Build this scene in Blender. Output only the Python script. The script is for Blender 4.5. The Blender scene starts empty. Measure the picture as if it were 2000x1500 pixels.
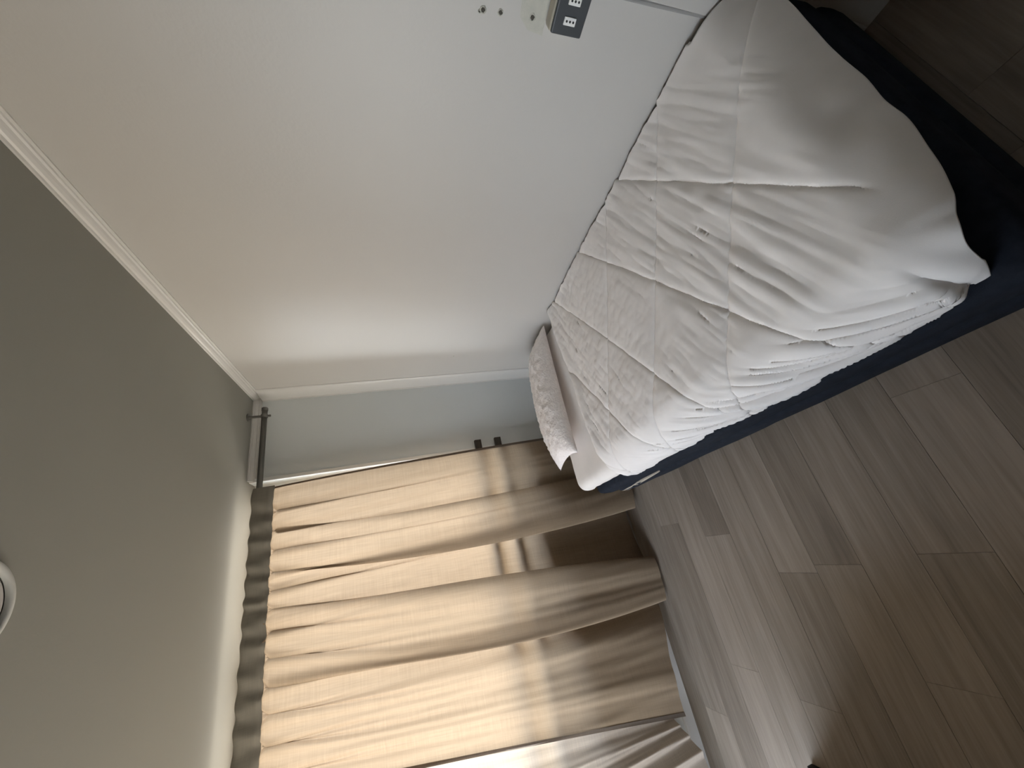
import bpy, bmesh, math, random
import numpy as np
from mathutils import Vector, Matrix

S = bpy.context.scene
C = S.collection
random.seed(4)

# ------------------------------------------------------------------ camera
CAM = np.array([-1.208, -2.478, 1.476]); F = 709.267
YAW, PITCH, ROLL = 0.431, 0.301, -0.092
fw = np.array([math.sin(YAW)*math.cos(PITCH), math.cos(YAW)*math.cos(PITCH), -math.sin(PITCH)])
rt = np.array([math.cos(YAW), -math.sin(YAW), 0.0]); upv = np.cross(rt, fw)
r2 = rt*math.cos(ROLL) + upv*math.sin(ROLL)
u2 = -rt*math.sin(ROLL) + upv*math.cos(ROLL)
cam = bpy.data.cameras.new('camera'); cam.sensor_width = 36.0; cam.lens = F/2000*36
cam.clip_start = 0.01
co = bpy.data.objects.new('camera', cam); C.objects.link(co)
# the phone was held sideways: the picture's right is the room's down
bx, by, bz = -u2, r2, -fw
co.matrix_world = Matrix(((bx[0], by[0], bz[0], CAM[0]), (bx[1], by[1], bz[1], CAM[1]),
                          (bx[2], by[2], bz[2], CAM[2]), (0, 0, 0, 1)))
S.camera = co
S.view_settings.view_transform = 'Standard'; S.view_settings.look = 'None'
S.view_settings.gamma = 1.0; S.view_settings.use_curve_mapping = False
S.view_settings.exposure = 0.97
S.cycles.use_denoising = True
S.cycles.max_bounces = 14; S.cycles.diffuse_bounces = 10; S.cycles.transmission_bounces = 10
S.cycles.transparent_max_bounces = 12
S.cycles.sample_clamp_indirect = 6.0

# ------------------------------------------------------------------ light
w = bpy.data.worlds.new('sky'); S.world = w; w.use_nodes = True
nt = w.node_tree; nt.nodes.clear()
tc = nt.nodes.new('ShaderNodeTexCoord'); sp = nt.nodes.new('ShaderNodeSeparateXYZ')
mr = nt.nodes.new('ShaderNodeMapRange'); mr.inputs[1].default_value = -1; mr.inputs[2].default_value = 1
rp = nt.nodes.new('ShaderNodeValToRGB'); bg = nt.nodes.new('ShaderNodeBackground'); wo = nt.nodes.new('ShaderNodeOutputWorld')
nt.links.new(tc.outputs['Generated'], sp.inputs[0]); nt.links.new(sp.outputs[2], mr.inputs[0])
nt.links.new(mr.outputs[0], rp.inputs[0]); nt.links.new(rp.outputs[0], bg.inputs[0]); nt.links.new(bg.outputs[0], wo.inputs[0])
e = rp.color_ramp.elements
e[0].position = 0.0; e[0].color = (0.85, 0.76, 0.64, 1)
e[1].position = 1.0; e[1].color = (0.50, 0.64, 0.90, 1)
for p, c in ((0.47, (1.03, 0.94, 0.80, 1)), (0.53, (0.93, 0.96, 1.0, 1)), (0.70, (0.80, 0.88, 0.99, 1))):
    k = e.new(p); k.color = c
SKY = 4.8
bg.inputs[1].default_value = SKY

def sun(strength, color, travel, angle):
    l = bpy.data.lights.new('sun', 'SUN'); l.energy = strength; l.color = color; l.angle = math.radians(angle)
    o = bpy.data.objects.new('sun', l); C.objects.link(o)
    d = Vector(travel).normalized(); o.rotation_euler = d.to_track_quat('-Z', 'Y').to_euler()
    return o
sun(1.7, (0.84, 0.97, 1.06), (0.76, -0.64, -0.11), 38)

# ------------------------------------------------------------------ room dimensions
H = 2.37
XL = -2.78          # left wall
YB = -4.3           # wall behind the camera
WX0, WX1, WZ0, WZ1 = -2.45, -0.555, 0.70, H-0.001     # window opening in the back wall
DY0, DY1, DZ1 = -1.55, -0.16, 2.20                 # glass door in the left wall

# ------------------------------------------------------------------ helpers
def hexc(h):
    v = [int(h[i:i+2], 16)/255 for i in (0, 2, 4)]
    return tuple(x/12.92 if x <= 0.04045 else ((x+0.055)/1.055)**2.4 for x in v)

def mat(name, color, rough=0.7, var=0.06, scale=8.0, bump=0.0, bscale=60.0, spec=0.3, metal=0.0, stretch=None, sheen=0.0):
    m = bpy.data.materials.new(name); m.use_nodes = True
    n = m.node_tree; b = n.nodes['Principled BSDF']
    b.inputs['Roughness'].default_value = rough; b.inputs['Metallic'].default_value = metal
    b.inputs['Specular IOR Level'].default_value = spec
    b.inputs['Sheen Weight'].default_value = sheen
    t = n.nodes.new('ShaderNodeTexCoord'); mp = n.nodes.new('ShaderNodeMapping')
    if stretch: mp.inputs['Scale'].default_value = stretch
    n.links.new(t.outputs['Object'], mp.inputs[0])
    no = n.nodes.new('ShaderNodeTexNoise'); no.inputs['Scale'].default_value = scale; no.inputs['Detail'].default_value = 5
    n.links.new(mp.outputs[0], no.inputs[0])
    r = n.nodes.new('ShaderNodeValToRGB')
    r.color_ramp.elements[0].position = 0.3; r.color_ramp.elements[1].position = 0.7
    r.color_ramp.elements[0].color = tuple(max(0, c*(1-var)) for c in color)+(1,)
    r.color_ramp.elements[1].color = tuple(min(1, c*(1+var)) for c in color)+(1,)
    n.links.new(no.outputs[0], r.inputs[0]); n.links.new(r.outputs[0], b.inputs['Base Color'])
    if bump:
        n2 = n.nodes.new('ShaderNodeTexNoise'); n2.inputs['Scale'].default_value = bscale; n2.inputs['Detail'].default_value = 3
        n.links.new(mp.outputs[0], n2.inputs[0])
        bp = n.nodes.new('ShaderNodeBump'); bp.inputs['Strength'].default_value = bump; bp.inputs['Distance'].default_value = 0.004
        n.links.new(n2.outputs[0], bp.inputs['Height']); n.links.new(bp.outputs[0], b.inputs['Normal'])
    return m

def curtain_mat(name, front, through, share):
    """thin woven fabric: part of the light is reflected, part comes through scattered"""
    m = bpy.data.materials.new(name); m.use_nodes = True
    n = m.node_tree; n.nodes.clear()
    out = n.nodes.new('ShaderNodeOutputMaterial'); mx = n.nodes.new('ShaderNodeMixShader')
    d = n.nodes.new('ShaderNodeBsdfDiffuse'); t = n.nodes.new('ShaderNodeBsdfTranslucent')
    mx.inputs[0].default_value = share
    uv = n.nodes.new('ShaderNodeUVMap')
    def thread(sx, sy):
        mp = n.nodes.new('ShaderNodeMapping'); mp.inputs['Scale'].default_value = (sx, sy, 1)
        n.links.new(uv.outputs[0], mp.inputs[0])
        no = n.nodes.new('ShaderNodeTexNoise'); no.inputs['Scale'].default_value = 1.0; no.inputs['Detail'].default_value = 2
        n.links.new(mp.outputs[0], no.inputs[0]); return no.outputs[0]
    a, b = thread(220, 6), thread(6, 260)
    ad = n.nodes.new('ShaderNodeMath'); ad.operation = 'ADD'; n.links.new(a, ad.inputs[0]); n.links.new(b, ad.inputs[1])
    def ramp(col, lo, hi):
        r = n.nodes.new('ShaderNodeMapRange'); r.inputs[1].default_value = 0.6; r.inputs[2].default_value = 1.4
        r.inputs[3].default_value = lo; r.inputs[4].default_value = hi
        n.links.new(ad.outputs[0], r.inputs[0])
        v = n.nodes.new('ShaderNodeVectorMath'); v.operation = 'SCALE'; v.inputs[0].default_value = col
        n.links.new(r.outputs[0], v.inputs['Scale']); return v.outputs[0]
    n.links.new(ramp(front, 0.9, 1.1), d.inputs[0]); n.links.new(ramp(through, 0.82, 1.18), t.inputs[0])
    n.links.new(d.outputs[0], mx.inputs[1]); n.links.new(t.outputs[0], mx.inputs[2]); n.links.new(mx.outputs[0], out.inputs[0])
    return m

def glass_mat(name):
    m = bpy.data.materials.new(name); m.use_nodes = True
    n = m.node_tree; n.nodes.clear()
    out = n.nodes.new('ShaderNodeOutputMaterial'); mx = n.nodes.new('ShaderNodeMixShader')
    t = n.nodes.new('ShaderNodeBsdfTransparent'); g = n.nodes.new('ShaderNodeBsdfGlossy'); g.inputs['Roughness'].default_value = 0.02
    fr = n.nodes.new('ShaderNodeFresnel'); fr.inputs[0].default_value = 1.2
    no = n.nodes.new('ShaderNodeTexNoise'); no.inputs['Scale'].default_value = 3
    r = n.nodes.new('ShaderNodeMapRange'); r.inputs[3].default_value = 0.93; r.inputs[4].default_value = 0.99
    n.links.new(no.outputs[0], r.inputs[0]); n.links.new(r.outputs[0], t.inputs[0])
    n.links.new(fr.outputs[0], mx.inputs[0]); n.links.new(t.outputs[0], mx.inputs[1]); n.links.new(g.outputs[0], mx.inputs[2])
    n.links.new(mx.outputs[0], out.inputs[0]); return m

def link(name, me, m=None, parent=None, smooth=False):
    me.name = name
    o = bpy.data.objects.new(name, me); C.objects.link(o)
    if m: me.materials.append(m)
    if parent: o.parent = parent
    if smooth:
        for p in me.polygons: p.use_smooth = True
    return o

def box_bm(bm, x0, x1, y0, y1, z0, z1, bev=0.0, seg=2):
    n = bmesh.new(); bmesh.ops.create_cube(n, size=1)
    bmesh.ops.scale(n, vec=(abs(x1-x0), abs(y1-y0), abs(z1-z0)), verts=n.verts)
    bmesh.ops.translate(n, vec=((x0+x1)/2, (y0+y1)/2, (z0+z1)/2), verts=n.verts)
    if bev: bmesh.ops.bevel(n, geom=n.edges[:], offset=bev, segments=seg, affect='EDGES', profile=0.5)
    t = bpy.data.meshes.new('t'); n.to_mesh(t); n.free(); bm.from_mesh(t); bpy.data.meshes.remove(t)

def cyl_bm(bm, p0, p1, r0, r1=None, seg=20, bev=0.0):
    p0 = Vector(p0); p1 = Vector(p1); r1 = r0 if r1 is None else r1
    n = bmesh.new(); bmesh.ops.create_cone(n, cap_ends=True, segments=seg, radius1=r0, radius2=r1, depth=(p1-p0).length)
    if bev:
        bmesh.ops.bevel(n, geom=[e for e in n.edges if any(len(f.verts) > 4 for f in e.link_faces)], offset=bev, segments=2, affect='EDGES')
    q = Vector((0, 0, 1)).rotation_difference(p1-p0)
    bmesh.ops.transform(n, matrix=Matrix.Translation((p0+p1)/2) @ q.to_matrix().to_4x4(), verts=n.verts)
    t = bpy.data.meshes.new('t'); n.to_mesh(t); n.free(); bm.from_mesh(t); bpy.data.meshes.remove(t)

def done(name, bm, m, parent=None, smooth=False):
    me = bpy.data.meshes.new(name); bm.to_mesh(me); bm.free(); return link(name, me, m, parent, smooth)

def box(name, x0, x1, y0, y1, z0, z1, m, parent=None, bev=0.0, smooth=False):
    bm = bmesh.new(); box_bm(bm, x0, x1, y0, y1, z0, z1, bev); return done(name, bm, m, parent, smooth)

def grid_mesh(name, P, m, parent=None, smooth=True, closed_u=False, uv=None, thick=0.0):
    """P: array (nu, nv, 3)"""
    nu, nv = P.shape[:2]
    i = np.arange(nu if closed_u else nu-1)[:, None]; j = np.arange(nv-1)[None, :]
    i2 = (i+1) % nu
    f = np.stack([i*nv+j, i2*nv+j, i2*nv+j+1, i*nv+j+1], -1).reshape(-1, 4)
    me = bpy.data.meshes.new(name)
    me.from_pydata(P.reshape(-1, 3).tolist(), [], f.tolist()); me.update()
    if uv is not None:
        l = me.uv_layers.new(name='UVMap'); fl = np.array([v for p in f for v in p])
        l.data.foreach_set('uv', uv.reshape(-1, 2)[fl].astype(np.float32).ravel())
    o = link(name, me, m, parent, smooth)
    if thick:
        md = o.modifiers.new('thickness', 'SOLIDIFY'); md.thickness = thick; md.offset = -1
    return o

def thing(name, label, cat, loc=(0, 0, 0), group=None):
    o = bpy.data.objects.new(name, None); C.objects.link(o); o.empty_display_size = 0.05
    o.location = loc; o['label'] = label; o['category'] = cat
    if group: o['group'] = group
    return o

def tag(o, label, cat, group=None):
    o['label'] = label; o['category'] = cat
    if group: o['group'] = group
    return o

def struct(o):
    o['kind'] = 'structure'; return o

rng = np.random.RandomState(7)
_T = rng.rand(256, 256)
def vnoise(x, y):
    """smooth value noise, 0..1"""
    x = np.asarray(x, float); y = np.asarray(y, float)
    xi = np.floor(x).astype(int); yi = np.floor(y).astype(int)
    fx = x-xi; fy = y-yi; fx = fx*fx*(3-2*fx); fy = fy*fy*(3-2*fy)
    g = lambda a, b: _T[a % 256, b % 256]
    return (g(xi, yi)*(1-fx)+g(xi+1, yi)*fx)*(1-fy)+(g(xi, yi+1)*(1-fx)+g(xi+1, yi+1)*fx)*fy
def fbm(x, y, o=3):
    s = 0; a = 0.5
    for k in range(o): s = s+a*vnoise(x*2**k+17*k, y*2**k+5*k); a *= 0.5
    return s/(1-0.5**o)
def sstep(a, b, x):
    t = np.clip((x-a)/(b-a), 0, 1); return t*t*(3-2*t)

# ------------------------------------------------------------------ materials
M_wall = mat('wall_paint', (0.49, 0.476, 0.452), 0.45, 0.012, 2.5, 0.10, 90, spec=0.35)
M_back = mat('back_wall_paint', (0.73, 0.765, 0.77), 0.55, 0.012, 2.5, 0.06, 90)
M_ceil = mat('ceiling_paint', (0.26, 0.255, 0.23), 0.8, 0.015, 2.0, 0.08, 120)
M_trim = mat('trim_paint', (0.60, 0.59, 0.57), 0.28, 0.01, 3.0, spec=0.5)
M_floorbase = mat('floor_underlay', (0.05, 0.045, 0.04), 0.9)
M_alu = mat('window_frame_paint', (0.78, 0.79, 0.79), 0.35, 0.02, 6, spec=0.5)
M_glass = glass_mat('window_glass')
M_wood = mat('dark_stained_wood', (0.055, 0.045, 0.035), 0.5, 0.3, 14, 0.2, 40, stretch=(1, 8, 8))
M_steel = mat('brushed_grey_metal', (0.20, 0.195, 0.18), 0.38, 0.08, 30, metal=0.75, stretch=(1, 20, 20))
M_cloth = curtain_mat('curtain_linen', (0.50, 0.385, 0.27), (0.268, 0.209, 0.149), 0.50)
M_cloth2 = curtain_mat('curtain_linen_plain', (0.62, 0.54, 0.46), (0.42, 0.36, 0.29), 0.50)
M_hem = curtain_mat('curtain_hem_shade', (0.17, 0.14, 0.115), (0.20, 0.14, 0.09), 0.30)  # doubled hem's lack of light is put into a darker cloth colour
M_head = curtain_mat('curtain_header_lining', (0.24, 0.22, 0.185), (0.05, 0.045, 0.04), 0.06)
M_quilt = mat('comforter_cotton', (0.90, 0.86, 0.83), 0.85, 0.02, 14, 0.10, 700, spec=0.15, sheen=0.1)
M_sheet = mat('fitted_sheet_cotton', (0.84, 0.80, 0.76), 0.85, 0.02, 14, 0.12, 500, spec=0.15)
M_pillow = mat('pillow_seersucker', (0.89, 0.835, 0.81), 0.9, 0.05, 60, 1.0, 90, spec=0.1)
M_navy = mat('navy_upholstery', (0.016, 0.020, 0.029), 0.85, 0.25, 40, 0.25, 500, spec=0.15)
M_cream = mat('bare_cream_ticking', (0.52, 0.46, 0.38), 0.8, 0.08, 40, 0.2, 200)
M_black = mat('black_plastic', (0.012, 0.012, 0.013), 0.5, 0.2, 20)
M_bag = mat('black_nylon', (0.011, 0.011, 0.012), 0.6, 0.2, 60, 0.3, 300)
M_plate = mat('charcoal_plastic_plate', (0.045, 0.05, 0.055), 0.4, 0.04, 20, spec=0.4)
M_boxp = mat('ivory_plastic', (0.50, 0.46, 0.38), 0.45, 0.03, 20)
M_white = mat('white_plastic', (0.74, 0.74, 0.72), 0.4, 0.02, 20)
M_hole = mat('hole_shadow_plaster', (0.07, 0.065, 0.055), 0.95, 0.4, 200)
M_filler = mat('wall_filler', (0.475, 0.468, 0.415), 0.8, 0.04, 60, 0.3, 200)
M_lamp = mat('lamp_diffuser', (0.46, 0.445, 0.43), 0.6, 0.01, 10)
M_lampring = mat('lamp_ring', (0.46, 0.47, 0.455), 0.5, 0.01, 10)

# ------------------------------------------------------------------ setting
T = 0.15
struct(box('floor', XL-T, T, YB-T, T, -0.12, -0.012, M_floorbase)); floor = bpy.data.objects['floor']
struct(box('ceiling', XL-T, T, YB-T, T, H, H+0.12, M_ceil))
wr = struct(box('wall_right', 0, T, YB-T, T, -0.012, H, M_wall))
struct(box('wall_rear', XL-T, 0, YB-T, YB, -0.012, H, mat('rear_wall_paint', (0.36, 0.33, 0.30), 0.6)))
def wall_with_hole(name, axis, a0, a1, b0, b1, h0, h1, z0, z1, m):
    bm = bmesh.new()
    def bb(p0, p1, q0, q1):
        if p1-p0 < 1e-4 or q1-q0 < 1e-4: return
        if axis == 'x': box_bm(bm, p0, p1, b0, b1, q0, q1)
        else: box_bm(bm, b0, b1, p0, p1, q0, q1)
    bb(a0, h0, -0.012, H); bb(h1, a1, -0.012, H); bb(h0, h1, -0.012, z0); bb(h0, h1, z1, H) if H-z1 > 0.01 else None
    return struct(done(name, bm, m))
wall_with_hole('wall_back', 'x', XL-T, 0, 0, T, WX0, WX1, WZ0, WZ1, M_back)
wall_with_hole('wall_left', 'y', YB, 0, XL-T, XL, DY0, DY1, -0.012, DZ1, M_wall)

# floor planks: rows run along the window wall, one plank = one object
def plank_mat():
    m = bpy.data.materials.new('grey_oak_laminate'); m.use_nodes = True
    n = m.node_tree; b = n.nodes['Principled BSDF']; b.inputs['Roughness'].default_value = 0.5
    b.inputs['Specular IOR Level'].default_value = 0.35
    oi = n.nodes.new('ShaderNodeObjectInfo'); t = n.nodes.new('ShaderNodeTexCoord')
    off = n.nodes.new('ShaderNodeVectorMath'); off.operation = 'SCALE'; off.inputs[0].default_value = (37, 53, 11)
    n.links.new(oi.outputs['Random'], off.inputs['Scale'])
    ad = n.nodes.new('ShaderNodeVectorMath'); ad.operation = 'ADD'
    n.links.new(t.outputs['Object'], ad.inputs[0]); n.links.new(off.outputs[0], ad.inputs[1])
    def nz(sx, sy, sc, det):
        mp = n.nodes.new('ShaderNodeMapping'); mp.inputs['Scale'].default_value = (sx, sy, 1)
        n.links.new(ad.outputs[0], mp.inputs[0])
        k = n.nodes.new('ShaderNodeTexNoise'); k.inputs['Scale'].default_value = sc; k.inputs['Detail'].default_value = det
        k.inputs['Distortion'].default_value = 0.6
        n.links.new(mp.outputs[0], k.inputs[0]); return k.outputs[0]
    g1 = nz(1.2, 12, 1.6, 6); g2 = nz(1.5, 40, 3.0, 3); g3 = nz(0.9, 6, 1.2, 2)
    r = n.nodes.new('ShaderNodeValToRGB'); r.color_ramp.elements[0].position = 0.32; r.color_ramp.elements[1].position = 0.70
    r.color_ramp.elements[0].color = (0.20, 0.164, 0.128, 1); r.color_ramp.elements[1].color = (0.39, 0.328, 0.268, 1)
    mx = n.nodes.new('ShaderNodeMath'); mx.operation = 'MULTIPLY_ADD'; mx.inputs[1].default_value = 0.35
    n.links.new(g2, mx.inputs[0])
    s = n.nodes.new('ShaderNodeMath'); s.operation = 'MULTIPLY_ADD'; s.inputs[1].default_value = 0.45
    n.links.new(g1, s.inputs[0])
    s3 = n.nodes.new('ShaderNodeMath'); s3.operation = 'MULTIPLY'; s3.inputs[1].default_value = 0.20
    n.links.new(g3, s3.inputs[0]); n.links.new(s3.outputs[0], s.inputs[2]); n.links.new(s.outputs[0], mx.inputs[2])
    # tone of the single plank (object colour, alpha unused)
    tone = n.nodes.new('ShaderNodeSeparateColor'); n.links.new(oi.outputs['Color'], tone.inputs[0])
    sh = n.nodes.new('ShaderNodeMath'); sh.operation = 'ADD'; n.links.new(mx.outputs[0], sh.inputs[0]); n.links.new(tone.outputs[0], sh.inputs[1])
    sb = n.nodes.new('ShaderNodeMath'); sb.operation = 'SUBTRACT'; sb.inputs[1].default_value = 0.5
    n.links.new(sh.outputs[0], sb.inputs[0]); n.links.new(sb.outputs[0], r.inputs[0])
    n.links.new(r.outputs[0], b.inputs['Base Color'])
    bp = n.nodes.new('ShaderNodeBump'); bp.inputs['Strength'].default_value = 0.15; bp.inputs['Distance'].default_value = 0.001
    n.links.new(g2, bp.inputs['Height']); n.links.new(bp.outputs[0], b.inputs['Normal'])
    return m
M_plank = plank_mat()
PW, PL = 0.175, 1.22
known = {1: -1.289, 2: -1.97, 3: -1.374, 5: -1.545}       # joints the photo shows
tones = {(1, 0): 0.50, (1, -1): 0.44, (3, 0): 0.43, (3, -1): 0.53, (2, -1): 0.57, (5, 0): 0.56, (5, -1): 0.48, (4, 0): 0.51,
         (6, 0): 0.46, (7, 0): 0.53, (7, -1): 0.54, (0, 0): 0.45}
pm_cache = {}
pr = random.Random(12)
for row in range(-1, 25):
    y1 = -0.16-PW*row; y0 = y1-PW
    y1 = min(y1, 0.0); y0 = max(y0, YB)
    j0 = known.get(row, -1.0-pr.random()*PL)
    k = math.ceil((0-j0)/PL)
    while True:
        xa = j0+PL*(k-1); xb = j0+PL*k
        k -= 1
        if xb <= XL: break
        lo, hi = max(xa, XL), min(xb, 0.0)
        if hi-lo < 0.01 or y1-y0 < 0.01: continue
        key = (round(hi-lo, 3), round(y1-y0, 3))
        if key not in pm_cache:
            bm = bmesh.new(); L2, W2 = key[0]/2-0.0002, key[1]/2-0.0002
            box_bm(bm, -L2, L2, -W2, W2, -0.012, 0.0)
            top = [ed for ed in bm.edges if all(v.co.z > -0.001 for v in ed.verts)]
            bmesh.ops.bevel(bm, geom=top, offset=0.0007, segments=1, affect='EDGES')
            me = bpy.data.meshes.new('plank'); bm.to_mesh(me); bm.free(); me.materials.append(M_plank); pm_cache[key] = me
        o = bpy.data.objects.new('plank', pm_cache[key]); C.objects.link(o); o.parent = floor
        o.location = ((lo+hi)/2, (y0+y1)/2, 0)
        tn = tones.get((row, k), 0.5+pr.uniform(-0.06, 0.06)); tn = 0.5+(tn-0.5)*1.6; o.color = (tn, tn, tn, 1)

# cornice with stepped profile, and the moulding in the corner
def sweep(name, prof, a, b, basis, m, parent=None):
    """prof: list of (out, down); swept from a to b; basis = (outward vector, second vector)"""
    bm = bmesh.new(); A = []; B = []
    for u, v in prof:
        d = Vector(basis[0])*u+Vector(basis[1])*v
        A.append(bm.verts.new(Vector(a)+d)); B.append(bm.verts.new(Vector(b)+d))
    n = len(prof)
    for i in range(n): bm.faces.new((A[i], A[(i+1) % n], B[(i+1) % n], B[i]))
    bm.faces.new(A[::-1]); bm.faces.new(B); bmesh.ops.recalc_face_normals(bm, faces=bm.faces)
    return struct(done(name, bm, m, parent))
cor = [(0, 0), (0.036, 0), (0.036, 0.006), (0.030, 0.008), (0.027, 0.014), (0.020, 0.020), (0.013, 0.024), (0.011, 0.030), (0.006, 0.032), (0.005, 0.040), (0, 0.040)]
sweep('trim_1', cor, (0, YB, H), (0, 0, H), ((-1, 0, 0), (0, 0, -1)), M_trim)
sweep('trim_2', cor, (WX1+0.004, 0, H), (0, 0, H), ((0, -1, 0), (0, 0, -1)), M_trim)
# quarter round bead standing in the corner: flat lip on the back wall, round nose, lip on the right wall
prof = [(0, 0), (0.030, 0), (0.030, 0.005), (0.026, 0.008)]+[(0.026*math.cos(t), 0.008+0.115*math.sin(t)) for t in np.linspace(0.15, math.pi/2, 12)]
sweep('trim_3', prof, (0, 0, 0), (0, 0, H-0.04), ((-1, 0, 0), (0, -1, 0)), M_trim)

base_prof = [(0, 0), (0.012, 0), (0.012, 0.055), (0.009, 0.065), (0.004, 0.070), (0, 0.070)]
sweep('baseboard_back', base_prof, (XL, 0, 0), (-0.02, 0, 0), ((0, -1, 0), (0, 0, 1)), M_trim)

# sliding window behind the curtain
wf = bmesh.new(); fwid = 0.045
box_bm(wf, WX0, WX0+fwid, 0.09, 0.15, WZ0, WZ1); box_bm(wf, WX1-fwid, WX1, 0.09, 0.15, WZ0, WZ1)
box_bm(wf, WX0+fwid, WX1-fwid, 0.09, 0.15, WZ0, WZ0+fwid); box_bm(wf, WX0+fwid, WX1-fwid, 0.09, 0.15, WZ1-0.018, WZ1)
win = struct(done('window_1', wf, M_alu))
xm = (WX0+WX1)/2
for (a, b, yy) in ((WX0+fwid, xm+0.025, 0.093), (xm-0.025, WX1-fwid, 0.118)):
    s = bmesh.new(); q = 0.05; z0, z1 = WZ0+fwid, WZ1-0.018
    box_bm(s, a, a+q, yy, yy+0.022, z0, z1); box_bm(s, b-q, b, yy, yy+0.022, z0, z1)
    box_bm(s, a+q, b-q, yy, yy+0.022, z0, z0+q); box_bm(s, a+q, b-q, yy, yy+0.022, z1-0.022, z1)
    so = done('sash', s, M_alu, win)
    box('pane', a+q, b-q, yy+0.009, yy+0.014, z0+q, z1-0.022, M_glass, so)
# architrave: thin white strip round the opening
ar = bmesh.new()
box_bm(ar, WX1-0.002, WX1+0.020, -0.008, 0.0, WZ0-0.03, H-0.002, 0.002); box_bm(ar, WX0-0.020, WX0+0.002, -0.008, 0.0, WZ0-0.03, H-0.002, 0.002)
box_bm(ar, WX0+0.004, WX1-0.004, -0.03, 0.0, WZ0-0.03, WZ0+0.004, 0.003)
struct(done('trim_4', ar, M_alu))

# glass balcony door in the left wall, beyond the photo's lower edge
df = bmesh.new()
box_bm(df, XL-0.11, XL-0.03, DY0, DY0+0.05, 0, DZ1); box_bm(df, XL-0.11, XL-0.03, DY1-0.05, DY1, 0, DZ1)
box_bm(df, XL-0.11, XL-0.03, DY0+0.05, DY1-0.05, DZ1-0.05, DZ1); box_bm(df, XL-0.11, XL-0.03, DY0+0.05, DY1-0.05, 0, 0.06)
dr = struct(done('door_1', df, M_alu))
box('pane', XL-0.075, XL-0.068, DY0+0.05, DY1-0.05, 0.06, DZ1-0.05, M_glass, dr)

struct(box('wall_light_curb', XL-1.25, XL-1.13, -5.0, 1.6, -0.3, 0.12, mat('light_curb_render', (0.42, 0.40, 0.37), 0.9, 0.1, 6, 0.4, 60)))  # unseen curb added outside the door to cut light from the ground
struct(box('floor_balcony', XL-1.13, XL-T, -5.0, 1.6, -0.3, -0.03, mat('balcony_tiles', (0.30, 0.28, 0.26), 0.7, 0.1, 4)))
# ------------------------------------------------------------------ old screw holes in the right wall
for (yy, zz, r) in ((-2.088, 1.195, 0.0052), (-2.084, 1.203, 0.0028), (-2.090, 1.150, 0.0045), (-2.094, 1.065, 0.0052), (-0.380, 1.114, 0.0022)):
    bm = bmesh.new(); nseg = 14; vs = []
    for ring, (rad, dep) in enumerate(((1.7, -0.0002), (1.25, -0.0018), (1.0, -0.0006), (0.6, -0.0003))):
        vs.append([bm.verts.new((dep, yy+r*rad*(0.85+0.3*random.random())*math.cos(2*math.pi*i/nseg), zz+r*rad*(0.85+0.3*random.random())*math.sin(2*math.pi*i/nseg))) for i in range(nseg)])
    for k in range(3):
        for i in range(nseg): bm.faces.new((vs[k][i], vs[k][(i+1) % nseg], vs[k+1][(i+1) % nseg], vs[k+1][i]))
    bm.faces.new(vs[3]); bmesh.ops.recalc_face_normals(bm, faces=bm.faces)
    ho = done('screw_hole', bm, M_filler, wr); ho.data.materials.append(M_hole)
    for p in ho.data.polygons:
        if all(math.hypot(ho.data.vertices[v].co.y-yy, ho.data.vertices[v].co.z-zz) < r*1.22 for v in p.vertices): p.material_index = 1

bm = bmesh.new()
bm.faces.new([bm.verts.new((-0.00012, y_, z_)) for y_, z_ in ((-2.062, 1.028), (-2.068, 1.072), (-2.090, 1.098), (-2.150, 1.104), (-2.160, 1.030))])
done('filler_patch', bm, M_filler, wr)
# ------------------------------------------------------------------ socket box on the right wall + trunking
so = thing('wall_socket', 'charcoal faced socket box with white outlets on the white wall above the bed', 'socket', (0, -2.155, 0.985))
def local(o): return np.array(o.location)
bm = bmesh.new(); box_bm(bm, -0.043, 0.0, -0.068, 0.068, -0.044, 0.044, 0.006); done('back_box', bm, M_boxp, so)
bm = bmesh.new(); box_bm(bm, -0.054, -0.043, -0.066, 0.066, -0.042, 0.042, 0.004); done('face_plate', bm, M_plate, so)
for yy in (0.036, -0.002, -0.040):
    bm = bmesh.new(); box_bm(bm, -0.0565, -0.052, yy-0.0085, yy+0.0085, -0.016, 0.016, 0.0015)
    ou = done('outlet', bm, M_white, so)
    bm = bmesh.new()
    for zz in (-0.009, 0, 0.009): cyl_bm(bm, (-0.0572, yy, zz), (-0.0555, yy, zz), 0.0026, seg=12)
    done('pin_holes', bm, M_black, ou)
tr = bmesh.new(); box_bm(tr, -0.018, 0.0, -2.245, -2.180, 0.02, 0.938, 0.002)
tag(done('cable_trunking', tr, M_wall), 'white wire trunking running down the wall from the socket box', 'trunking')
bm = bmesh.new(); pts = [(-0.007, -2.172, 0.94), (-0.007, -2.174, 0.75), (-0.007, -2.178, 0.55), (-0.007, -2.178, 0.05)]  # added grey strip paints in the shade along the trunking's edge
for a, b in zip(pts[:-1], pts[1:]): cyl_bm(bm, a, b, 0.006, seg=10)
tag(done('edge_shade', bm, mat('edge_shade_grey', (0.27, 0.265, 0.26), 0.6)), 'grey strip added for the shaded edge of the white wall trunking', 'edge_shade')

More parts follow.
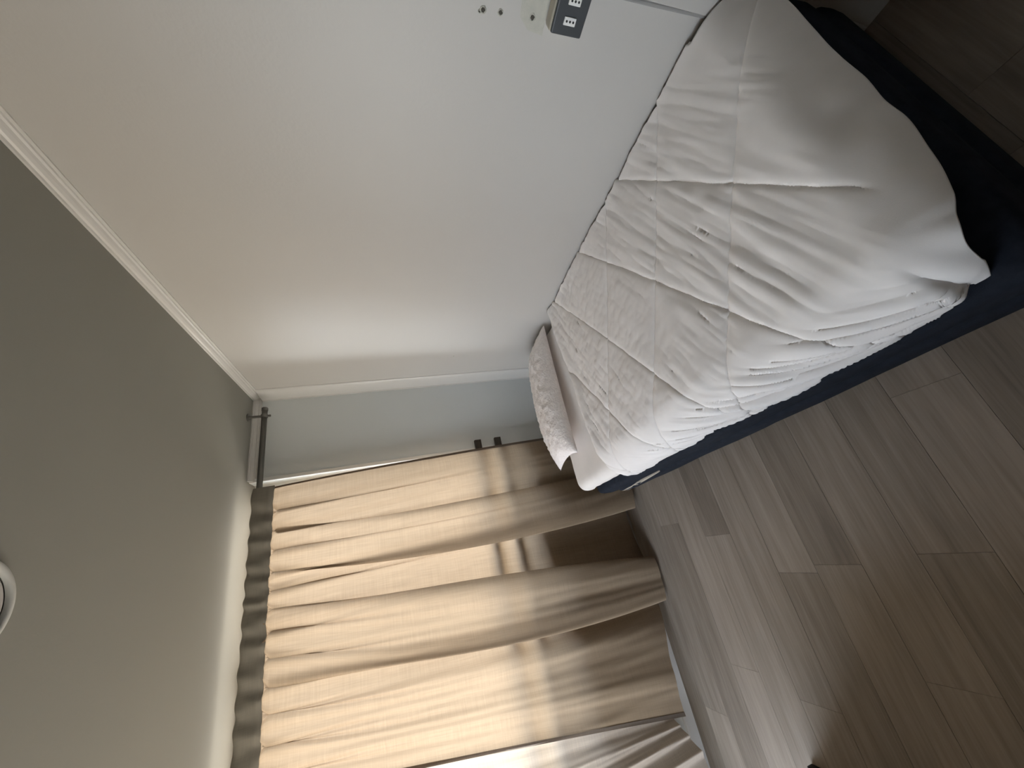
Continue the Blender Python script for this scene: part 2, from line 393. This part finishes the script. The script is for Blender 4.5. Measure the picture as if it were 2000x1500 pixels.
# ------------------------------------------------------------------ ceiling light
cl = thing('ceiling_light', 'round flush white ceiling light with a thin ring, switched off', 'light', (-1.098, -1.376, H))
bm = bmesh.new(); pr2 = [(0.088, -0.006), (0.090, -0.012), (0.094, -0.015), (0.104, -0.013), (0.108, -0.006), (0.109, 0.0)]
rings = []
for r_, z_ in pr2: rings.append([bm.verts.new((r_*math.cos(2*math.pi*i/64), r_*math.sin(2*math.pi*i/64), z_)) for i in range(64)])
for k in range(len(rings)-1):
    for i in range(64): bm.faces.new((rings[k][i], rings[k][(i+1) % 64], rings[k+1][(i+1) % 64], rings[k+1][i]))
bmesh.ops.recalc_face_normals(bm, faces=bm.faces); done('outer_ring', bm, M_lampring, cl, True)
bm = bmesh.new(); cyl_bm(bm, (0, 0, -0.0005), (0, 0, -0.009), 0.085, 0.083, 64, 0.002); done('diffuser', bm, M_lamp, cl)

# ------------------------------------------------------------------ curtain rod and bars
RY, RZ, RR = -0.095, 2.282, 0.0155
rod = thing('curtain_rod', 'dark grey metal curtain rod hung from the ceiling above the window', 'curtain rod', (-0.13, RY, RZ))
bm = bmesh.new(); cyl_bm(bm, (0, 0, 0), (-2.5, 0, 0), RR, seg=24); done('pole', bm, M_steel, rod, True)
bm = bmesh.new(); cyl_bm(bm, (0.010, 0, 0), (-0.012, 0, 0), RR*1.12, seg=24, bev=0.002); done('end_cap', bm, M_steel, rod)
for xx in (-0.045, -2.44):
    bm = bmesh.new()
    cyl_bm(bm, (xx, 0, H-RZ), (xx, 0, H-RZ-0.006), 0.024, seg=24, bev=0.001)
    cyl_bm(bm, (xx, 0, H-RZ-0.004), (xx, 0, RR), 0.0075, seg=16)
    cyl_bm(bm, (xx-0.011, 0, 0), (xx+0.011, 0, 0), RR*1.22, seg=24, bev=0.002)
    br = done('bracket', bm, M_steel, rod)
    bm = bmesh.new(); cyl_bm(bm, (xx, 0, -RR), (xx, 0, -RR-0.018), 0.006, 0.0075, 14, 0.001); done('thumb_screw', bm, M_steel, br)

for i, (zc, lab) in enumerate(((0.984, 'upper of two dark wooden rails across the window behind the curtain'), (0.841, 'lower of two dark wooden rails across the window behind the curtain'))):
    t = thing('window_rail', lab, 'rail', (0, 0, zc), 'dark rails across the window')
    box('bar', -2.52, -0.490, -0.040, -0.012, -0.023, 0.023, M_wood, t, 0.002)
    for xx in (-0.515, -2.50): box('mounting_block', xx-0.02, xx+0.02, -0.012, 0.0, -0.018, 0.018, M_wood, t)

# ------------------------------------------------------------------ curtains
# folds: x at the header / halfway / at the hem, and distance from the wall at the same three heights
K = [(-.618, -.572, -.555, .095, .085, .085), (-.700, -.660, -.640, .120, .115, .100), (-.767, -.735, -.715, .098, .105, .130),
     (-.820, -.800, -.790, .122, .120, .130), (-.865, -.915, -.900, .098, .080, .090), (-.915, -.895, -.880, .122, .125, .150),
     (-.970, -.985, -.960, .098, .150, .200), (-1.020, -1.060, -1.045, .122, .170, .215), (-1.070, -1.165, -1.150, .100, .165, .195),
     (-1.115, -1.095, -1.060, .120, .110, .105), (-1.160, -1.165, -1.160, .098, .070, .068), (-1.200, -1.240, -1.310, .122, .080, .065),
     (-1.237, -1.370, -1.480, .098, .090, .090), (-1.290, -1.330, -1.450, .122, .150, .190), (-1.341, -1.420, -1.520, .099, .155, .200),
     (-1.390, -1.500, -1.580, .122, .140, .190), (-1.442, -1.570, -1.640, .099, .155, .190), (-1.500, -1.665, -1.700, .122, .165, .175),
     (-1.563, -1.605, -1.650, .099, .105, .105), (-1.610, -1.680, -1.720, .122, .085, .085), (-1.664, -1.760, -1.810, .099, .135, .120),
     (-1.720, -1.825, -1.905, .122, .120, .130), (-1.776, -1.895, -2.000, .099, .128, .135), (-1.830, -1.955, -2.080, .122, .135, .150),
     (-1.880, -2.015, -2.155, .099, .112, .135), (-1.950, -2.095, -2.250, .122, .118, .140)]
K = np.array(K)
def catmull(V, n):
    out = []; N = len(V)
    for i in range(N-1):
        p0 = V[max(i-1, 0)]; p1 = V[i]; p2 = V[i+1]; p3 = V[min(i+2, N-1)]
        for t in np.arange(n)/n:
            out.append(0.5*((2*p1)+(-p0+p2)*t+(2*p0-5*p1+4*p2-p3)*t*t+(-p0+3*p1-3*p2+p3)*t**3))
    out.append(V[-1]); return np.array(out)
SUB = 12
KS = catmull(K, SUB)
SN = len(KS)
ZT, ZM = 2.215, 1.2
def hem_z(x): return 0.035+0.10*sstep(-1.65, -2.25, x)+0.012*np.sin(x*9.0)
def panel(ks, zrow, z_bot, off=0.0, rip=True):
    """zrow 0..1 from header down; returns points"""
    P = np.zeros((len(ks), len(zrow), 3)); U = np.zeros((len(ks), len(zrow), 2))
    s = np.arange(len(ks))/SUB; ph0 = s*math.pi; ends = sstep(0, 2, s)*sstep(0, 2, s[-1]-s)
    for j, t in enumerate(zrow):
        zb = z_bot(ks[:, 2]); z = ZT+(zb-ZT)*t
        # quadratic through the three heights, eased near the header so the pinches open quickly
        q = (ZT-z)/(ZT-ZM); r_ = (ZT-zb)/(ZT-ZM)
        def L(a, b, c): return a*(q-1)*(q-r_)/(r_)+b*q*(q-r_)/(1-r_)+c*q*(q-1)/(r_*(r_-1))
        x = L(ks[:, 0], ks[:, 1], ks[:, 2])
        open_ = sstep(0, 0.45, t*1.0)
        ym = L(ks[:, 3], ks[:, 4], ks[:, 5])
        ysm = np.convolve(np.pad(ym, SUB, mode='edge'), np.ones(2*SUB+1)/(2*SUB+1), 'valid')
        y = ym*(1-0.15*open_)+ysm*0.15*open_
        # tucks: at every pinch the cloth doubles back on itself, some die out soon, some run far down
        amp = 0.022+0.016*vnoise(s*0.5+40, s*0+2.2); ln = 0.10+0.55*vnoise(s*0.5+11, s*0+5.7)**1.5
        x = x+amp*np.sin(ph0)*np.exp(-(t/ln)**1.6)*sstep(0.0, 0.02, t)*ends
        # sharper pinch right under the header: fabric drawn in at every second key
        ph = s*math.pi
        y = y-0.010*np.exp(-t/0.03)*np.exp(-((np.cos(ph)-1)/0.25)**2)
        # small slanting creases that start at the pinches and die out
        cr = 0.0075*np.sin(2*math.pi*(s*1.5+1.1*t+0.8*vnoise(s*0.7, np.full_like(s, 3.3))))*np.exp(-t/0.42)
        cr += 0.010*(fbm(s*1.3+4.0*t, np.full_like(s, 9.1)+2.2*t, 3)-0.5)
        y = y+cr
        P[:, j, 0] = x; P[:, j, 1] = -(y+off); P[:, j, 2] = z
        U[:, j, 0] = s*0.11; U[:, j, 1] = z
    return P, U
rows = np.concatenate([np.linspace(0, 0.12, 22)[:-1], np.linspace(0.12, 0.955, 90), np.linspace(0.955, 1.0, 5)[1:]])
cu = thing('curtain', 'beige linen curtain panel with dark gathered header glowing in front of the window', 'curtain', (0, 0, 0))
P, U = panel(KS, rows, hem_z)
grid_mesh('fabric', P, M_cloth, cu, uv=U)
# doubled cloth: side hems and bottom hem, 2 mm behind the main layer
def strip(i0, i1, r_, off, name, m):
    Q, V = panel(KS, r_, hem_z, off); grid_mesh(name, Q[i0:i1], m, cu, uv=V[i0:i1])
strip(0, 4, rows, 0.003, 'side_hem', M_hem); strip(SN-4, SN, rows, 0.003, 'side_hem', M_hem)
strip(4, SN-4, rows[rows > 0.953], -0.003, 'bottom_hem', M_cloth)
# gathered header that holds the rod: closed sleeve
hs = np.arange(SN)/SUB
hx = KS[:, 0]
ripple = (KS[:, 3]-0.110)
prof_h = [(-0.016, -0.014), (-0.013, 0.020), (-0.012, 0.045), (-0.012, 0.070), (-0.008, 0.090), (0.0, 0.097), (0.014, 0.094), (0.024, 0.080), (0.026, 0.055), (0.020, 0.025), (0.004, -0.010)]
PH = np.zeros((len(prof_h), SN, 3)); UH = np.zeros((len(prof_h), SN, 2))
for i, (dy, dz) in enumerate(prof_h):
    front = 1.0 if dy < 0.004 else 0.25
    wob = ripple*0.45*front+0.002*np.sin(hs*5.1+dz*40)*front
    PH[i, :, 0] = hx-0.0*dz; PH[i, :, 1] = -0.106+dy*1.15-wob
    PH[i, :, 2] = ZT+dz+0.003*np.sin(hs*math.pi)*(dz/0.097)+0.004*(vnoise(hs*0.9, hs*0+dz*5)-0.5)
    UH[i, :, 0] = hs*0.11; UH[i, :, 1] = dz
grid_mesh('header', PH, M_head, cu, closed_u=True, uv=UH)

# second panel, pushed to the far left, only its edge and gathered lower corner show
K2 = np.array([(-1.955, -2.09, -2.235, .150, .150, .165), (-2.04, -2.17, -2.250, .140, .148, .150), (-2.12, -2.24, -2.268, .155, .155, .185), (-2.20, -2.30, -2.290, .140, .160, .165),
      (-2.27, -2.345, -2.315, .155, .165, .205), (-2.33, -2.395, -2.345, .140, .160, .170), (-2.39, -2.44, -2.385, .155, .170, .215), (-2.45, -2.49, -2.430, .140, .160, .185),
      (-2.52, -2.55, -2.50, .155, .165, .20), (-2.58, -2.61, -2.58, .140, .160, .17), (-2.66, -2.68, -2.66, .155, .16, .19)])
K2[:, 3:] -= 0.03
KS2 = catmull(K2, SUB)
c2 = thing('curtain', 'pale plain curtain panel with bunched hem, beside the glowing beige curtain', 'curtain', (0, 0, 0))
def hem2(x): return 0.20-0.10*sstep(-2.2, -2.45, x)
P2, U2 = panel(KS2, rows, hem2)
grid_mesh('fabric', P2, M_cloth2, c2, uv=U2)
hs2 = np.arange(len(KS2))/SUB
PH2 = np.zeros((len(prof_h), len(KS2), 3)); UH2 = np.zeros((len(prof_h), len(KS2), 2))
for i, (dy, dz) in enumerate(prof_h):
    PH2[i, :, 0] = KS2[:, 0]; PH2[i, :, 1] = -0.106+dy*1.15-(KS2[:, 3]-0.117)*0.8*(1.0 if dy < 0.004 else 0.25); PH2[i, :, 2] = ZT+dz
    UH2[i, :, 0] = hs2*0.11; UH2[i, :, 1] = dz
grid_mesh('header', PH2, M_head, c2, closed_u=True, uv=UH2)

# ------------------------------------------------------------------ bed
YH, YF = -0.45, -2.262
def xl(y): return -1.045+(y-YH)/(YF-YH)*0.072         # left face of the base, slightly out of square with the wall
bb = thing('bed_base', 'navy upholstered bed base standing along the white wall', 'bed base', (0, 0, 0))
# body: rounded, slightly bulging sides with a piping seam
def base_ring(z, ins):
    pts = []; r_ = 0.035
    xs0, y0, y1 = -0.03, YH-ins*0+(-ins), YF+ins
    a0, a1 = xl(y0)+ins, xl(y1)+ins
    corners = [(xs0, y0), (a0, y0), (a1, y1), (xs0, y1)]
    for k, (cx, cy) in enumerate(corners):
        sx = -1 if k in (1, 2) else 1; sy = 1 if k in (0, 1) else -1
        ang0 = {0: 0, 1: 90, 2: 180, 3: 270}[k]
        for t in np.linspace(0, 90, 6):
            a = math.radians(ang0+t); pts.append((cx-sx*r_+r_*math.cos(a), cy-sy*r_+r_*math.sin(a), z))
        if k == 1:
            for t in np.linspace(0, 1, 26)[1:-1]: pts.append((a0+(a1-a0)*t, y0-r_+(y1-y0+2*r_)*t, z))
    return np.array(pts)
levels = [(0.165, 0.03), (0.165, 0.006), (0.172, 0.001), (0.20, -0.004), (0.24, -0.006), (0.275, -0.003), (0.285, 0.004), (0.292, 0.005), (0.302, 0.002), (0.34, -0.003), (0.39, 0.0), (0.412, 0.006), (0.42, 0.018), (0.42, 0.10)]
R_ = np.stack([base_ring(z, i) for z, i in levels])
# loose cover: low wrinkles along the side
for k in range(len(levels)):
    yy = R_[k, :, 1]; R_[k, :, 0] += np.where(R_[k, :, 0] < -0.5, 0.006*(vnoise(yy*9, yy*0+levels[k][0]*14)-0.5), 0)
bm = bmesh.new(); vs = [[bm.verts.new(p) for p in ring] for ring in R_]; n_ = len(vs[0])
for k in range(len(vs)-1):
    for i in range(n_): bm.faces.new((vs[k][i], vs[k][(i+1) % n_], vs[k+1][(i+1) % n_], vs[k+1][i]))
bm.faces.new(vs[0][::-1]); bm.faces.new(vs[-1]); bmesh.ops.recalc_face_normals(bm, faces=bm.faces)
done('body', bm, M_navy, bb, True)
for (lx, ly) in ((-0.12, YH-0.12), (-0.94, YH-0.12), (-0.12, -1.35), (-0.90, -1.35), (-0.12, YF+0.12), (-0.87, YF+0.12)):
    bm = bmesh.new(); cyl_bm(bm, (lx, ly, 0.0), (lx, ly, 0.17), 0.022, 0.032, 16, 0.002); done('leg', bm, M_black, bb)
# bare ticking where the cover has slipped, a wedge at the head end of the side
bm = bmesh.new(); A = []; B = []
for t in np.linspace(0, 1, 14):
    y = YH-0.02-t*0.46; h = 0.040*(1-t)**0.8+0.002
    zc = 0.262+0.05*t
    A.append((xl(y)-0.007, y, zc-h)); B.append((xl(y)-0.005, y, zc))
for pts, dx in ((A, 0), (B, 0)): pass
va = [bm.verts.new(p) for p in A]; vb = [bm.verts.new(p) for p in B]; vc = [bm.verts.new((p[0]+0.012, p[1], p[2])) for p in B]; vd = [bm.verts.new((p[0]+0.012, p[1], p[2])) for p in A]
for i in range(len(A)-1):
    for q0, q1 in ((va, vb), (vb, vc), (vd, va)): bm.faces.new((q0[i], q0[i+1], q1[i+1], q1[i]))
bm.faces.new((va[0], vb[0], vc[0], vd[0])); bmesh.ops.recalc_face_normals(bm, faces=bm.faces)
o = done('bare_strip', bm, M_cream, bb); o['label'] = 'cream strip of bare ticking at the head end of the bed base'

# mattress with fitted sheet
mt = thing('mattress', 'white sheeted mattress on the navy base, bare at the head end beside the pillow', 'mattress', (0, 0, 0))
def rounded_box_grid(x0, x1, y0, y1, z0, z1, r_, n=46, bulge=0.0):
    bm = bmesh.new(); box_bm(bm, x0, x1, y0, y1, z0, z1, r_, 5)
    bmesh.ops.subdivide_edges(bm, edges=[e for e in bm.edges if e.calc_length() > 0.3], cuts=n, use_grid_fill=True)
    return bm
bm = rounded_box_grid(-1.012, -0.015, -2.165, YH-0.005, 0.422, 0.545, 0.05, 40)
for v in bm.verts:
    x, y, z = v.co
    v.co.x += (y-YH)/(YF-YH)*0.06 if x < -0.5 else 0
    if y < -1.95 and x < -0.75: v.co.z -= 0.030*min(1, (-1.95-y)/0.2)*min(1, (-0.75-x)/0.2)*(z-0.42)/0.125; v.co.x += 0.03*min(1, (-1.95-y)/0.2)*min(1, (-0.75-x)/0.2)
    nn = fbm(np.array([x*9.0]), np.array([y*14.0+x*5]), 3)[0]-0.5
    if z > 0.5: v.co.z += 0.010*nn
    if x < -0.9:
        g = fbm(np.array([z*10+y*6]), np.array([y*22.0]), 2)[0]-0.5; v.co.x += 0.014*g
done('body', bm, M_sheet, mt, True)

# comforter: diamond quilted, draped over the left side and the foot
ZC = 0.572
qx = thing('comforter', 'white diamond quilted comforter spread over the bed, wrinkled down the side', 'comforter', (0, 0, 0))
na, nb = 210, 300
a_top = 0.885                     # flat width measured from the wall
dl = 0.175                        # drop length on the left
b0, b_top, df_ = -0.815, -2.142, 0.165
a = np.linspace(0, 1, na); b = np.linspace(0, 1, nb)
Aa, Bb = np.meshgrid(a, b, indexing='ij')
U_ = Aa*(a_top+0.20+dl)           # unfolded distance from wall
V_ = Bb*((b0-b_top)+0.10+df_)     # unfolded distance from head edge
V_ = V_*(1-0.0)+0.0
lean = (V_/1.5)*0.058             # bed narrows to the foot
wt = a_top-lean*1.0
ex = np.maximum(0, U_-wt); fl = (b0-b_top)-0.022*sstep(0.75, 1.05, U_)
ey = np.maximum(0, V_-fl)
# limit: hem distance
hem_l = 0.205+0.012*np.sin(V_*7+1)+0.010*np.sin(V_*17)+0.05*sstep(1.0, 1.35, V_)*0
exs = ex/(0.20+dl+lean)*hem_l
eys = ey/(0.10+df_)*(0.100+0.045*sstep(0.98, 0.5, U_)+0.004*np.sin(U_*11))
d = np.sqrt(exs**2+eys**2)
dmax = 0.215
d = np.where(d > dmax, dmax+(d-dmax)*0.15, d)
th = np.arctan2(eys, exs+1e-9)
R0 = 0.125+0.015*(np.sin(th)**2); CAP = math.pi/2*(0.96-0.40*np.sin(th)**2)                        # roll radius: soft on the side, tighter at the foot
ang = np.minimum(d/R0, CAP)
rest = np.maximum(0, d-R0*CAP)
g = R0*np.sin(ang)+rest*np.cos(ang)*(np.sin(th)**2); hh = R0*(1-np.cos(ang))+rest*np.sin(ang)
X = -(np.minimum(U_, wt)+g*np.cos(th)); Y = b0-(np.minimum(V_, fl)+g*np.sin(th)); Z = ZC-hh
# world-plane position for the seams (follow the cloth)
sx = -(np.minimum(U_, wt)+exs); sy = b0-(np.minimum(V_, fl)+eys)
c1 = sy-0.69*sx; c2_ = sy+0.69*sx
nrm = math.sqrt(1+0.69**2)
def dist(c, base, per): 
    r_ = (c-base)/per; return np.abs(r_-np.round(r_))*per/nrm
d1 = dist(c1, -1.307, 0.377); d2 = dist(c2_, -1.593, 0.372)
on1 = (c1 > -1.87)                                    # the photo shows no further seam towards the foot
d1 = np.where(on1 | (np.abs(c1+1.684) < 0.19), d1, 1.0)
d2 = np.where((c2_ < -1.42) & (c2_ > -2.5), d2, 1.0)
dm = np.minimum(d1, d2)
puff = 0.008*(1-np.exp(-(dm/0.045)))
groove = -0.007*np.exp(-(d1/0.006)**2)*sstep(0.06, 0.0, eys)-0.005*np.exp(-(d2/0.006)**2)
top = np.exp(-(d/0.05)**2)
# fine wrinkles running obliquely across the bed
dirx, diry = 0.93, 0.36
along = (-sx)*dirx+(-sy)*diry; acr = (-sx)*(-diry)+(-sy)*dirx
wmask = sstep(0.45, 0.65, fbm(sx*3.2+2, sy*3.2+7, 2))
wr1 = (fbm(along*5, acr*46, 2)-0.5)*0.005*wmask+(fbm(along*14, acr*95, 2)-0.5)*0.0032*(0.3+wmask)
zone = np.exp(-(((sx+0.66)/0.26)**2+((sy+1.98)/0.15)**2))
def ridge(u, v, o=2, p=3): return np.clip(1-2.2*np.abs(fbm(u, v, o)-0.5), 0, 1)**p
wr2 = (ridge(along*2.0+3, acr*22, 1, 2)+0.5*ridge(along*4+13, acr*44, 1, 2))*0.0065*zone
zone2 = np.exp(-(((sx+0.50)/0.25)**2+((sy+1.86)/0.20)**2))
wr2 += (ridge(along*3+23, acr*26, 1, 2)+0.6*ridge(along*6+3, acr*60, 1, 2))*0.0035*zone2
wr3 = (fbm(sx*24, sy*24, 3)-0.5)*0.004*np.exp(-(dm/0.07)**2)
wr4 = (fbm(along*9+31, acr*26+9, 3)-0.5)*0.007*sstep(-1.75, -1.2, sy)+(fbm(acr*22+3, along*40+9, 3)-0.5)*0.0055*sstep(-1.85, -1.3, sy)
# side gathers: start across the edge and sweep along the hem towards the foot
side = sstep(0.03, 0.11, exs)*sstep(0.5, 0.0, th)
ph = (-sy)*1.0-(exs**1.6)*5.0
gm = 0.30+1.35*np.exp(-((-sy-1.78)/0.30)**2)
wr5 = ((fbm(ph*20, exs*6+3, 2)-0.5)*0.020+(ridge(ph*26+9, exs*5, 2, 2)-0.4)*0.007)*side*gm*sstep(0.225, 0.16, exs*0.98+0.0)**0.5
und = (fbm(sx*2.3+5, sy*2.3, 2)-0.5)*0.012
N_top = puff*top+groove+wr1*top+wr2*top+wr3*top+wr4*top+und*top
foot = sstep(0.03, 0.10, eys)*sstep(1.2, 1.55, th)
wr6 = (fbm(sx*7+3, eys*5, 2)-0.5)*0.022*foot
corner = np.exp(-((th-0.34)/0.16)**2)*sstep(0.05, 0.15, d)
out = wr5+wr6-0.014*corner+0.006*np.exp(-((th-0.15)/0.12)**2)*sstep(0.05, 0.16, d)*sstep(0.005, 0.03, eys)+0.010*np.exp(-((th-1.1)/0.2)**2)*sstep(0.05, 0.15, d)
# apply: along the local normal (up on top, outward on the drape)
nx = -np.sin(ang)*np.cos(th)*(d > 0); ny = -np.sin(ang)*np.sin(th)*(d > 0); nz = np.cos(ang)
X = X+nx*(N_top+out); Y = Y+ny*(N_top+out); Z = Z+nz*(N_top+out)+0.0
# crown near the wall, small lip at the head edge
Z = Z+0.010*np.exp(-U_/0.03)
hb = V_
Z = Z+0.012*np.exp(-((hb-0.05)/0.03)**2)*top-0.030*np.exp(-hb/0.010)*top
X = np.minimum(X, -0.004)
Y = Y-0.085*U_*np.exp(-V_/0.45)
X = np.where(Y < -2.12, np.minimum(X, -0.020), X)
Pq = np.stack([X, Y, Z], -1)
sh = grid_mesh('shell', Pq[:, ::-1], M_quilt, qx, thick=0.016)

# pillow at the head, soft corners, lying a little askew
pl = thing('pillow', 'white crinkled pillow at the head of the bed against the curtain side', 'pillow', (-0.43, -0.585, 0.553))
nu, nv = 70, 44
uu = np.linspace(-1, 1, nu); vv = np.linspace(-1, 1, nv); Ug, Vg = np.meshgrid(uu, vv, indexing='ij')
hl, hw, ht = 0.415, 0.190, 0.105
def pil(sign):
    edge = (1-np.abs(Ug)**2.6)*(1-np.abs(Vg)**2.4)
    prof_ = np.clip(edge, 0, 1)**0.50
    pinch = 1-0.07*(1-np.abs(Vg)**2)*np.abs(Ug)**6
    x = Ug*hl*(1-0.05*(1-np.abs(Ug))*0)*pinch; y = Vg*hw*(1-0.10*(1-np.abs(Ug)**2)*np.abs(Vg)**5+0.0)
    z = prof_*ht*(1.0 if sign > 0 else 0.12)
    cr_ = (fbm(Ug*16+3, Vg*7+1, 3)-0.5)*0.018+(fbm(Ug*42, Vg*20, 2)-0.5)*0.010
    return x, y, sign*z+(cr_*np.clip(prof_*1.4, 0, 1) if sign > 0 else 0)
bmv = []; bm = bmesh.new()
for sg in (1, -1):
    x, y, z = pil(sg); bmv.append([[bm.verts.new((x[i, j], y[i, j], z[i, j])) for j in range(nv)] for i in range(nu)])
for k in (0, 1):
    V2 = bmv[k]
    for i in range(nu-1):
        for j in range(nv-1):
            f_ = (V2[i][j], V2[i+1][j], V2[i+1][j+1], V2[i][j+1]); bm.faces.new(f_ if k == 0 else f_[::-1])
bmesh.ops.remove_doubles(bm, verts=bm.verts, dist=0.0004); bmesh.ops.recalc_face_normals(bm, faces=bm.faces)
pb = done('cover', bm, M_pillow, pl, True)
pl.rotation_euler = (math.radians(-6), math.radians(2.2), math.radians(2)); pl.location = (-0.435, -0.548, 0.580)

# ------------------------------------------------------------------ black corner by the door; its unseen chest body is added to block light
wd = thing('shade_chest', 'black corner at the lower edge, its unseen chest body added to block light from the balcony door', 'chest', (-2.52, -1.25, 0))
box('carcass', -0.24, 0.235, -0.46, 0.455, 0.03, 0.95, M_black, wd, 0.004)
box('plinth', -0.24, 0.262, -0.46, 0.47, 0.0, 0.03, M_black, wd, 0.004)
for k in range(3):
    z0 = 0.04+k*0.302
    d_ = box('drawer', 0.236, 0.256, -0.45, 0.45, z0, z0+0.296, M_black, wd, 0.002)
    bm = bmesh.new()
    for yy in (-0.06, 0.06): cyl_bm(bm, (0.255, yy, z0+0.15), (0.272, yy, z0+0.15), 0.005, seg=10)
    cyl_bm(bm, (0.272, -0.07, z0+0.15), (0.272, 0.07, z0+0.15), 0.006, seg=12)
    done('handle', bm, M_steel, d_)
